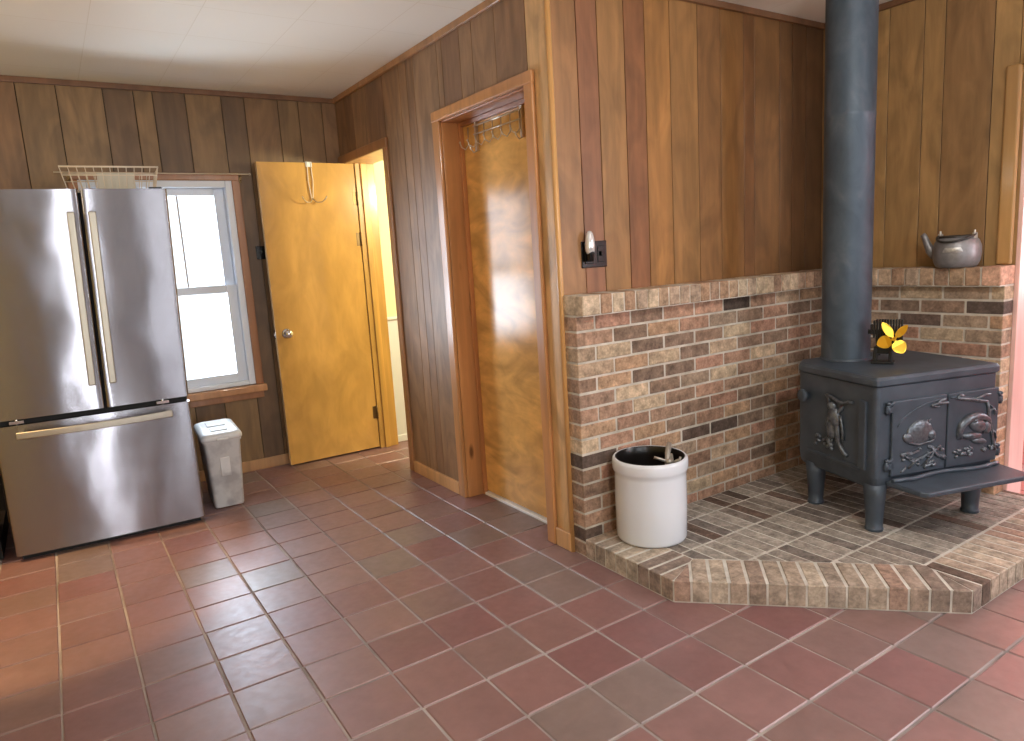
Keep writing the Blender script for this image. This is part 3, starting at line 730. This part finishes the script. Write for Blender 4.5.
# ------------------------------------------------------------------ wood stove
TH = math.radians(-18); EX = Vector((math.cos(TH), math.sin(TH))); EY = Vector((-EX.y, EX.x)); SN = Vector((2.397, -1.433))
SW, SD, SCH = .655, .575, .09
def sp(a, b): p = SN + EX * a + EY * b; return p
def build_stove():
    t = thing('wood_stove', 'black cast iron wood stove with wildlife reliefs standing on the brick hearth', 'stove', (SN.x, SN.y, HZ), TH)
    Z = lambda z: z - HZ
    def plan(i, r=.025, n=4):
        P = [(i, i), (SW - i, i), (SW - i, SD - SCH), (SW - SCH, SD - i), (SCH, SD - i), (i, SD - SCH)]; out = []
        for k, p in enumerate(P):
            p = Vector(p); a = (Vector(P[k - 1]) - p).normalized(); b = (Vector(P[(k + 1) % 6]) - p).normalized(); rr = r if k < 2 else r * .6
            for j in range(n + 1):
                s = j / n; q0 = p + a * rr; q1 = p + b * rr; out.append(tuple((1 - s) ** 2 * q0 + 2 * s * (1 - s) * p + s * s * q1))
        return out
    def stack(rings, name, mat='cast_iron', par=t):
        m = MB(); n = None
        for pl, z in rings:
            n = len(pl); m.v += [(x, y, Z(z)) for x, y in pl]
        for i in range(len(rings) - 1):
            for k in range(n): m.face([i * n + k, i * n + (k + 1) % n, (i + 1) * n + (k + 1) % n, (i + 1) * n + k], WHITE, False)
        m.face(list(range(n))[::-1], WHITE); m.face([(len(rings) - 1) * n + k for k in range(n)], WHITE)
        return m.build(name, mat, par)
    stack([(plan(.045), .268), (plan(.024), .285), (plan(.015), .33), (plan(.015), .712), (plan(.024), .716)], 'body')
    stack([(plan(.011), .716), (plan(.006), .722), (plan(.006), .742), (plan(.013), .753), (plan(.026), .756)], 'lid')
    for a, b in ((.058, .058), (SW - .085, .058), (SW - .085, .42), (.058, .42)):
        m = MB(); m.lathe([(0, 0), (.036, 0), (.036, 0), (.037, .010), (.037, .010), (.033, .014), (.035, .06), (.042, .15), (.046, .205), (.0, .205)], 18, WHITE, (a, b, 0)); m.build('leg', 'cast_iron', t)
    # front doors
    F = .015
    def arch_panel(x0, x1, z0, z1, y, name, par):
        m = MB(); m.box(x0, x1, y - .012, y + .004, Z(z0), Z(z1)); o = m.build(name, 'cast_iron', par, .005); return o
    d1 = arch_panel(.085, .362, .332, .652, F, 'door', t); d2 = arch_panel(.368, SW - .018, .332, .652, F, 'door', t)
    yf = F - .012
    def arch(par, x0, x1, z0, z1, flip):
        m = MB(); pts = []; n = 18
        for i in range(n + 1):
            s = i / n; x = x0 + (x1 - x0) * s; k = (1 - s) if flip else s
            pts.append((x, yf, Z(z0 + (z1 - z0) * math.sqrt(max(0, 1 - (1 - k) ** 2 * .9)))))
        m.tube(pts, .004, 6); m.build('arch_moulding', 'cast_iron', par)
    arch(d1, .11, .355, .50, .635, False); arch(d2, .375, SW - .03, .50, .635, True)
    def E(m, x, z, rx, rz, ry=.012, rot=0): m.ell((x, yf, Z(z)), (rx, ry, rz), n=14, m=8, rot=Matrix.Rotation(rot, 3, 'Y'))
    def T(m, pts, r): m.tube([(x, yf - .003, Z(z)) for x, z in pts], r, 7)
    rr = random.Random(3)
    # left door: plump beaver-like animal above leaves and sticks
    m = MB(); E(m, .222, .505, .068, .055, .013, -.15); E(m, .278, .492, .026, .022, .016, .3); E(m, .165, .488, .03, .022, .012, .5); E(m, .292, .478, .012, .01, .012)
    for i in range(6): T(m, [(.168 + i * .018, .51 + .012 * i if i < 3 else .545 - .004 * i), (.18 + i * .018, .535 + .004 * i), (.196 + i * .016, .548 + .002 * i)], .003)
    T(m, [(.15, .49), (.165, .47), (.215, .455), (.285, .462), (.295, .475)], .006); m.build('relief', 'cast_relief', d1)
    m = MB()
    for i in range(34):
        x = rr.uniform(.13, .35); z = rr.uniform(.355, .452 - .25 * abs(x - .24)); E(m, x, z, rr.uniform(.006, .02), rr.uniform(.004, .009), .009, rr.uniform(-1.2, 1.2))
    T(m, [(.17, .36), (.22, .395), (.27, .41), (.33, .43)], .005); T(m, [(.28, .44), (.31, .40), (.355, .375)], .006); T(m, [(.24, .36), (.29, .40), (.30, .435)], .005)
    T(m, [(.13, .425), (.18, .42), (.22, .43)], .005); m.build('leaf_relief', 'cast_relief', d1)
    m = MB(); T(m, [(.275, .612), (.31, .620), (.345, .617), (.36, .618)], .006); T(m, [(.30, .617), (.325, .630), (.345, .634)], .005); T(m, [(.28, .613), (.3, .605), (.318, .607)], .004); m.build('branch_relief', 'cast_relief', d1)
    # right door: curled animal under a branch and a small tree
    m = MB(); n = 14; body = [(.512 + .085 * math.cos(a), .482 + .058 * math.sin(a)) for a in [math.radians(20 + 190 * i / n) for i in range(n + 1)]]
    m.tube([(x, yf - .002, Z(z)) for x, z in body], [.008 + .012 * math.sin(PI * i / n) for i in range(n + 1)], 8)
    E(m, .525, .50, .05, .03, .018, .35); E(m, .575, .485, .022, .03, .014, -.3); E(m, .50, .455, .055, .018, .014, .1); E(m, .43, .478, .016, .03, .012, .2); E(m, .535, .43, .045, .014, .012, .2)
    E(m, .50, .525, .014, .011, .022); m.build('relief', 'cast_relief', d2)
    m = MB(); T(m, [(.405, .634), (.43, .625), (.47, .618), (.52, .608), (.57, .598)], .007); T(m, [(.41, .63), (.425, .64), (.44, .638)], .006); T(m, [(.50, .612), (.53, .622), (.56, .63), (.585, .628)], .005)
    T(m, [(.568, .60), (.578, .565), (.585, .52), (.60, .47), (.612, .42), (.625, .38)], .007); T(m, [(.58, .55), (.605, .565), (.618, .55), (.61, .535)], .005); T(m, [(.585, .52), (.565, .50), (.558, .46)], .005); T(m, [(.60, .47), (.622, .455), (.628, .43)], .005)
    m.build('branch_relief', 'cast_relief', d2)
    m = MB()
    for i in range(16): E(m, rr.uniform(.405, .50), rr.uniform(.372, .405), rr.uniform(.007, .016), rr.uniform(.005, .009), .010, rr.uniform(-.8, .8))
    m.build('rock_relief', 'cast_relief', d2); m = MB()
    for i in range(10): E(m, rr.uniform(.55, .63), rr.uniform(.37, .41), rr.uniform(.006, .013), rr.uniform(.005, .01), .010, rr.uniform(-.8, .8))
    m.build('rock_relief', 'cast_relief', d2)
    # hinges
    for x, z in ((.066, .618), (.066, .378), (SW - .008, .60), (SW - .008, .37)):
        m = MB(); m.tube([(x, .008, Z(z - .02)), (x, .008, Z(z + .02))], .009, 10); m.ell((x, .006, Z(z + .026)), (.010, .010, .008)); m.tube([(x, .004, Z(z + .012)), (x + (.022 if x < .3 else -.02), .002, Z(z + .034))], .006, 8); m.box(x - .012, x + (.03 if x < .3 else .012), .003, .016, Z(z - .012), Z(z + .012)); m.build('hinge', 'cast_iron', t)
    # side panel with relief (left side, faces -x)
    m = MB(); m.box(.003, .016, .062, .102, Z(.355), Z(.65)); m.box(.008, .016, .10, .42, Z(.345), Z(.362)); m.build('side_panel', 'cast_iron', t, .005)
    m = MB(); xs = .012
    def ES(b, z, rb, rz, rx=.012, rot=0): m.ell((xs, b, Z(z)), (rx, rb, rz), n=14, m=8, rot=Matrix.Rotation(rot, 3, 'X'))
    def TS(pts, r): m.tube([(xs - .004, b, Z(z)) for b, z in pts], r, 7)
    TS([(.295, .637), (.26, .632), (.22, .618), (.19, .617), (.165, .629), (.138, .631)], .007); TS([(.30, .64), (.285, .625), (.275, .60)], .006)
    ES(.262, .592, .024, .022, .02, .3); ES(.245, .545, .034, .048, .024, -.25); ES(.262, .485, .03, .045, .02, .1); ES(.228, .49, .014, .07, .014, -.1); ES(.285, .52, .012, .03, .014, .4); ES(.215, .58, .01, .03, .012, .6)
    TS([(.225, .45), (.205, .42), (.185, .40), (.165, .39)], .009); TS([(.21, .56), (.195, .50), (.19, .45)], .006); TS([(.275, .45), (.28, .42), (.262, .405)], .009)
    for i in range(14): ES(rr.uniform(.26, .375), rr.uniform(.395, .44), rr.uniform(.006, .016), rr.uniform(.006, .012), .009, rr.uniform(-1, 1))
    m.build('side_relief', 'cast_relief', t)
    m = MB(); m.lathe([(0, 0), (.012, 0), (.012, .012), (.024, .016), (.03, .024), (.03, .032), (.026, .036), (.014, .038), (.0, .038)], 20); m.xf(Matrix.Translation((.015, .43, Z(.612))) @ Matrix.Rotation(-PI / 2, 4, 'Y')); m.build('damper_knob', 'cast_iron', t)
    # ash shelf in front
    sh = [(.088, -.142), (.108, -.166), (.618, -.166), (.642, -.142), (.652, .02), (.072, .02)]
    m = MB(); m.prism(sh, Z(.292), Z(.314)); m.build('ash_shelf', 'cast_iron', t, .006)
    m = MB(); n = 26; pts = []
    for i in range(n + 1):
        s = i / n; pts.append((.075 + .555 * s, -.012 - .012 * math.sin(s * PI * 3.0 + .4) * (1 if .12 < s < .9 else .4), Z(.322)))
    m.tube(pts, .010, 8); m.build('shelf_bead', 'cast_iron', t)
    m = MB(); m.tube([(.42, .44, Z(.7555)), (.425, .445, Z(.775)), (.45, .45, Z(.782)), (.47, .452, Z(.77)), (.475, .452, Z(.7555))], .005, 8); m.build('lid_handle', 'chrome', t)
    # stovepipe
    p = Vector((2.775, -1.07)); r = .105
    s = thing('stovepipe', 'tall grey blue metal stovepipe rising from the stove to the ceiling', 'stovepipe', (p.x, p.y, .7565))
    m = MB(); m.lathe([(r, 0), (r, 1.08), (r + .001, 1.083), (r + .001, 1.1), (r, 1.103), (r, ZC - .757)], 48); m.tube([], 0) if False else None; m.build('pipe', 'pipe_steel', s)
    m = MB(); m.lathe([(r + .002, 0), (r + .007, 0), (r + .007, 0), (r + .007, .006), (r + .002, .01)], 48); m.build('collar', 'cast_iron', s)
    # stove fan
    f = Vector((2.755, -1.31)); aim = math.atan2(-2.93 + 1.27 + .3, -.31 - 2.83) ; 
    g = thing('stove_fan', 'small black heat powered fan with gold blades on top of the stove', 'fan', (f.x, f.y, .7565), aim + PI / 2)
    m = MB(); m.box(-.09, 0, -.03, .03, 0, .012); m.box(-.082, -.068, -.02, .02, .01, .07); m.box(-.022, -.008, -.02, .02, .01, .07); m.box(-.082, -.008, -.016, .02, .045, .075); m.build('base', 'fan_black', g, .003)
    m = MB()
    for i in range(13):
        x = -.108 + i * .0108; top = .195 - .05 * max(0, (-x - .075) / .033) ** 2 - .03 * max(0, (x - .03) / .024); bot = .075 + .07 * max(0, (-x - .06) / .048) + .06 * max(0, (x - .01) / .045)
        m.box(x, x + .0065, -.004, .028, bot, top)
    m.box(-.108, .03, .006, .012, .13, .15); m.box(-.075, .03, .004, .014, .072, .135); m.build('heat_fins', 'fan_black', g)
    m = MB(); m.tube([(0, .0, .115), (0, -.034, .115)], .014, 16); m.build('motor', 'fan_black', g)
    m = MB(); m.tube([(0, -.034, .115), (0, -.046, .115)], .008, 14); hub = m.build('hub', 'gold', g)
    for a0, L, wd, tw in ((-33, .088, .0165, .9), (39, .08, .0155, -.5), (148, .072, .027, -.9), (-112, .072, .028, .3)):
        m = MB(); n = 12; a = math.radians(a0)
        pl = [(0.006, 0), (.004, .012)] + [(wd * math.sin(PI * min(1, (.12 + .88 * i / n))) ** .7 if i < n else 0, .012 + (L - .012) * i / n) for i in range(1, n + 1)]
        left = [(-x, z) for x, z in pl[::-1][1:]]
        poly = pl + left; b = len(m.v)
        for y in (-.0008, .0008):
            for x, z in poly: m.v.append((x, y + .25 * x * (1 if wd else 1) * tw * 2 + .004 * (x / wd) ** 2, z))
        k = len(poly); m.face(list(range(k)), WHITE); m.face(list(range(k, 2 * k))[::-1], WHITE)
        for i in range(k): j = (i + 1) % k; m.face([i, i + k, j + k, j], WHITE)
        m.xf(Matrix.Translation((0, -.042, .115)) @ Matrix.Rotation(a, 4, 'Y')); m.build('blade', 'gold', g)
build_stove()

# ------------------------------------------------------------------ kettle on the brick ledge
def build_kettle():
    t = thing('kettle', 'old grey metal kettle standing on the brick ledge right of the stovepipe', 'kettle', (RFACE - .004, -1.326, 1.1505), math.radians(-90))
    # local +x is world -y (right in the picture); local -y is world -x (towards the room)
    m = MB(); m.lathe([(0, 0), (.076, 0), (.076, 0), (.085, .006), (.095, .03), (.099, .062), (.097, .096), (.088, .122), (.076, .134), (.071, .137), (.068, .137)], 40); m.build('body', 'kettle_metal', t)
    m = MB(); m.lathe([(.074, .134), (.077, .14), (.073, .145), (.066, .146), (.06, .142), (.03, .144), (0, .145)], 32); m.build('lid', 'kettle_lid', t)
    m = MB(); m.tube([(-.088, -.01, .055), (-.112, -.014, .08), (-.126, -.017, .115), (-.138, -.02, .148), (-.146, -.021, .156)], [.024, .021, .016, .0125, .013], 14); m.build('spout', 'kettle_metal', t)
    for s in (-1, 1):
        m = MB(); m.box(s * .074 - .006, s * .074 + .006, -.014, .014, .115, .155); m.tube([(s * .074, -.004, .15), (s * .074, -.004, .168)], .005, 8); m.build('handle_lug', 'tool_metal', t, .004)
    m = MB(); n = 16; pts = []
    for i in range(n + 1):
        a = PI * i / n; pts.append((-.078 * math.cos(a), -.092 * math.sin(a) - .004, .148 - .03 * math.sin(a)))
    m.tube(pts, .005, 8); m.build('bail_handle', 'kettle_lid', t)
    m = MB(); n = 10; b = 0
    for j, z in enumerate((.07, .076, .094, .1)):
        for i in range(n + 1):
            a = math.radians(-100 + 48 * i / n); r = (.1015 if j in (1, 2) and 0 < i < n else .0985) - (.0 if z < .09 else .005); m.v.append((r * math.cos(a), r * math.sin(a), z))
    for j in range(3):
        for i in range(n): m.face([j * (n + 1) + i, j * (n + 1) + i + 1, (j + 1) * (n + 1) + i + 1, (j + 1) * (n + 1) + i], WHITE, True)
    m.build('maker_plate', 'kettle_plate', t)
build_kettle()

# ------------------------------------------------------------------ switch plates
def build_plates():
    t = thing('outlet_plate', 'black double outlet and switch plate on the panelling above the brick', 'outlet', (1.686, YH, 1.312))
    m = MB(); m.box(-.071, .071, -.006, 0, -.057, .057); m.build('plate', 'black_plastic', t, .004)
    m = MB(); m.box(-.055, -.01, -.009, -.004, -.04, .04); m.build('outlet_insert', 'black_plastic', t, .003)
    m = MB(); m.box(.016, .05, -.009, -.004, -.035, .035); q = len(m.v); m.box(.028, .038, -.02, -.008, -.008, .012); m.build('toggle', 'black_plastic', t, .003)
    k = thing('night_light', 'clear flame shaped night light plugged into the black outlet plate', 'night light', (1.642, YH - .009, 1.332))
    m = MB(); m.lathe([(0, -.05), (.012, -.05), (.015, -.045), (.017, 0), (.017, .01), (0, .012)], 16); m.xf(Matrix.Translation((0, -.022, 0))); m.build('socket', 'black_plastic', k)
    m = MB(); m.lathe([(.0, .012), (.016, .012), (.022, .025), (.0235, .05), (.021, .078), (.0155, .098), (.008, .108), (0, .110)], 20, sx=1, sy=.8); m.xf(Matrix.Translation((0, -.022, -.03))); m.build('bulb', 'clear_bulb', k)
    s = thing('switch_plate', 'small dark switch plate on the wall between the window and the open door', 'switch', (.899, YB, 1.443))
    m = MB(); m.box(-.036, .036, -.006, 0, -.057, .057); m.xf(Matrix.Scale(.75, 4, (0, 0, 1))); m.build('plate', 'black_plastic', s, .003)
    m = MB(); m.box(-.005, .005, -.018, -.005, -.006, .01); m.build('toggle', 'black_plastic', s, .002)
build_plates()

# ------------------------------------------------------------------ camera
C0 = Vector((-.31036, -2.92988, 1.33298))
rx = Vector((.83139454, -.55243156, -.06002075)); fw = Vector((.53771259, .82704813, -.16387972))
fw.normalize(); rx = (rx - fw * rx.dot(fw)).normalized(); up = rx.cross(fw)
cam = bpy.data.cameras.new('camera'); co = bpy.data.objects.new('camera', cam); col.objects.link(co)
co.matrix_world = Matrix(((rx.x, up.x, -fw.x, C0.x), (rx.y, up.y, -fw.y, C0.y), (rx.z, up.z, -fw.z, C0.z), (0, 0, 0, 1)))
cam.sensor_fit = 'HORIZONTAL'; cam.sensor_width = 36; cam.lens = 36 * 697.9 / 1024; cam.clip_start = .02
sc.camera = co

# ------------------------------------------------------------------ light
w = bpy.data.worlds.new('daylight'); sc.world = w; w.use_nodes = True
bg = w.node_tree.nodes['Background']; bg.inputs[0].default_value = (.86, .93, 1.0, 1); bg.inputs[1].default_value = 1.6
def light(name, typ, loc, energy, color=(1, 1, 1), look=None, **kw):
    d = bpy.data.lights.new(name, typ); d.energy = energy; d.color = color
    for k, v in kw.items(): setattr(d, k, v)
    o = bpy.data.objects.new(name, d); col.objects.link(o); o.location = loc
    if look: o.rotation_euler = (Vector(look) - Vector(loc)).to_track_quat('-Z', 'Y').to_euler()
    return o
def area(name, loc, look, sx, sy, energy, color=(1, 1, 1)): return light(name, 'AREA', loc, energy, color, look, shape='RECTANGLE', size=sx, size_y=sy)
area('window_daylight', (.34, YB + .2, 1.25), (.34, 0, 1.05), .8, 1.3, 50, (.68, .82, 1))
area('window_ceiling_fill', (.34, YB + .32, .95), (.34, .9, 2.3),   .75, .6, 20, (.85, .93, 1))  # added fill aimed up through the window to brighten the ceiling
area('rear_door_daylight', (-.7, YR - .16, 1.2), (-.2, 0, 1.1),  .5, 2.2, 62, (.95, .97, 1))
area('rear_window_daylight', (1.1, YR - .16, 1.4), (1.4, 0, 1.2), 1.15, 1.2, 28, (.95, .97, 1))
area('right_window_daylight', (XR + .3, -3.75, 1.45), (1.2, -1.6, 1.2), 1.25, 1.25, 72, (.95, .97, 1))
light('kitchen_lamp', 'SPOT', (-1.3, 1.1, 2.25), 215, (1, .6, .25), (-.62, .72, 0), spot_size=math.radians(44), spot_blend=.3, shadow_soft_size=.05)
light('ceiling_lamp', 'POINT', (1.42, -2.48, 2.2), 46, (1, .97, .92), shadow_soft_size=.06)
light('sink_lamp', 'POINT', (-1.2, .2, 1.8), 12, (1, .92, .78), shadow_soft_size=.1)
light('hall_lamp', 'POINT', (2.25, .6, 1.9), 110, (1, .93, .66), shadow_soft_size=.1)
area('next_room_daylight', (5.9, -2.4, 1.45), (4.0, -1.6, .6), 1.6, 1.2, 45, (1, .93, .95))
light('next_room_fill', 'POINT', (4.7, -1.0, 2.0), 95, (1, .86, .8), shadow_soft_size=.1)  # added fill: lights the red walls so they bounce onto the jamb

sc.view_settings.view_transform = 'Standard'; sc.view_settings.look = 'None'; sc.view_settings.gamma = 1; sc.view_settings.exposure = 0
sc.view_settings.use_curve_mapping = False
sc.cycles.use_denoising = True; sc.cycles.max_bounces = 8; sc.cycles.diffuse_bounces = 5; sc.cycles.sample_clamp_indirect = 6
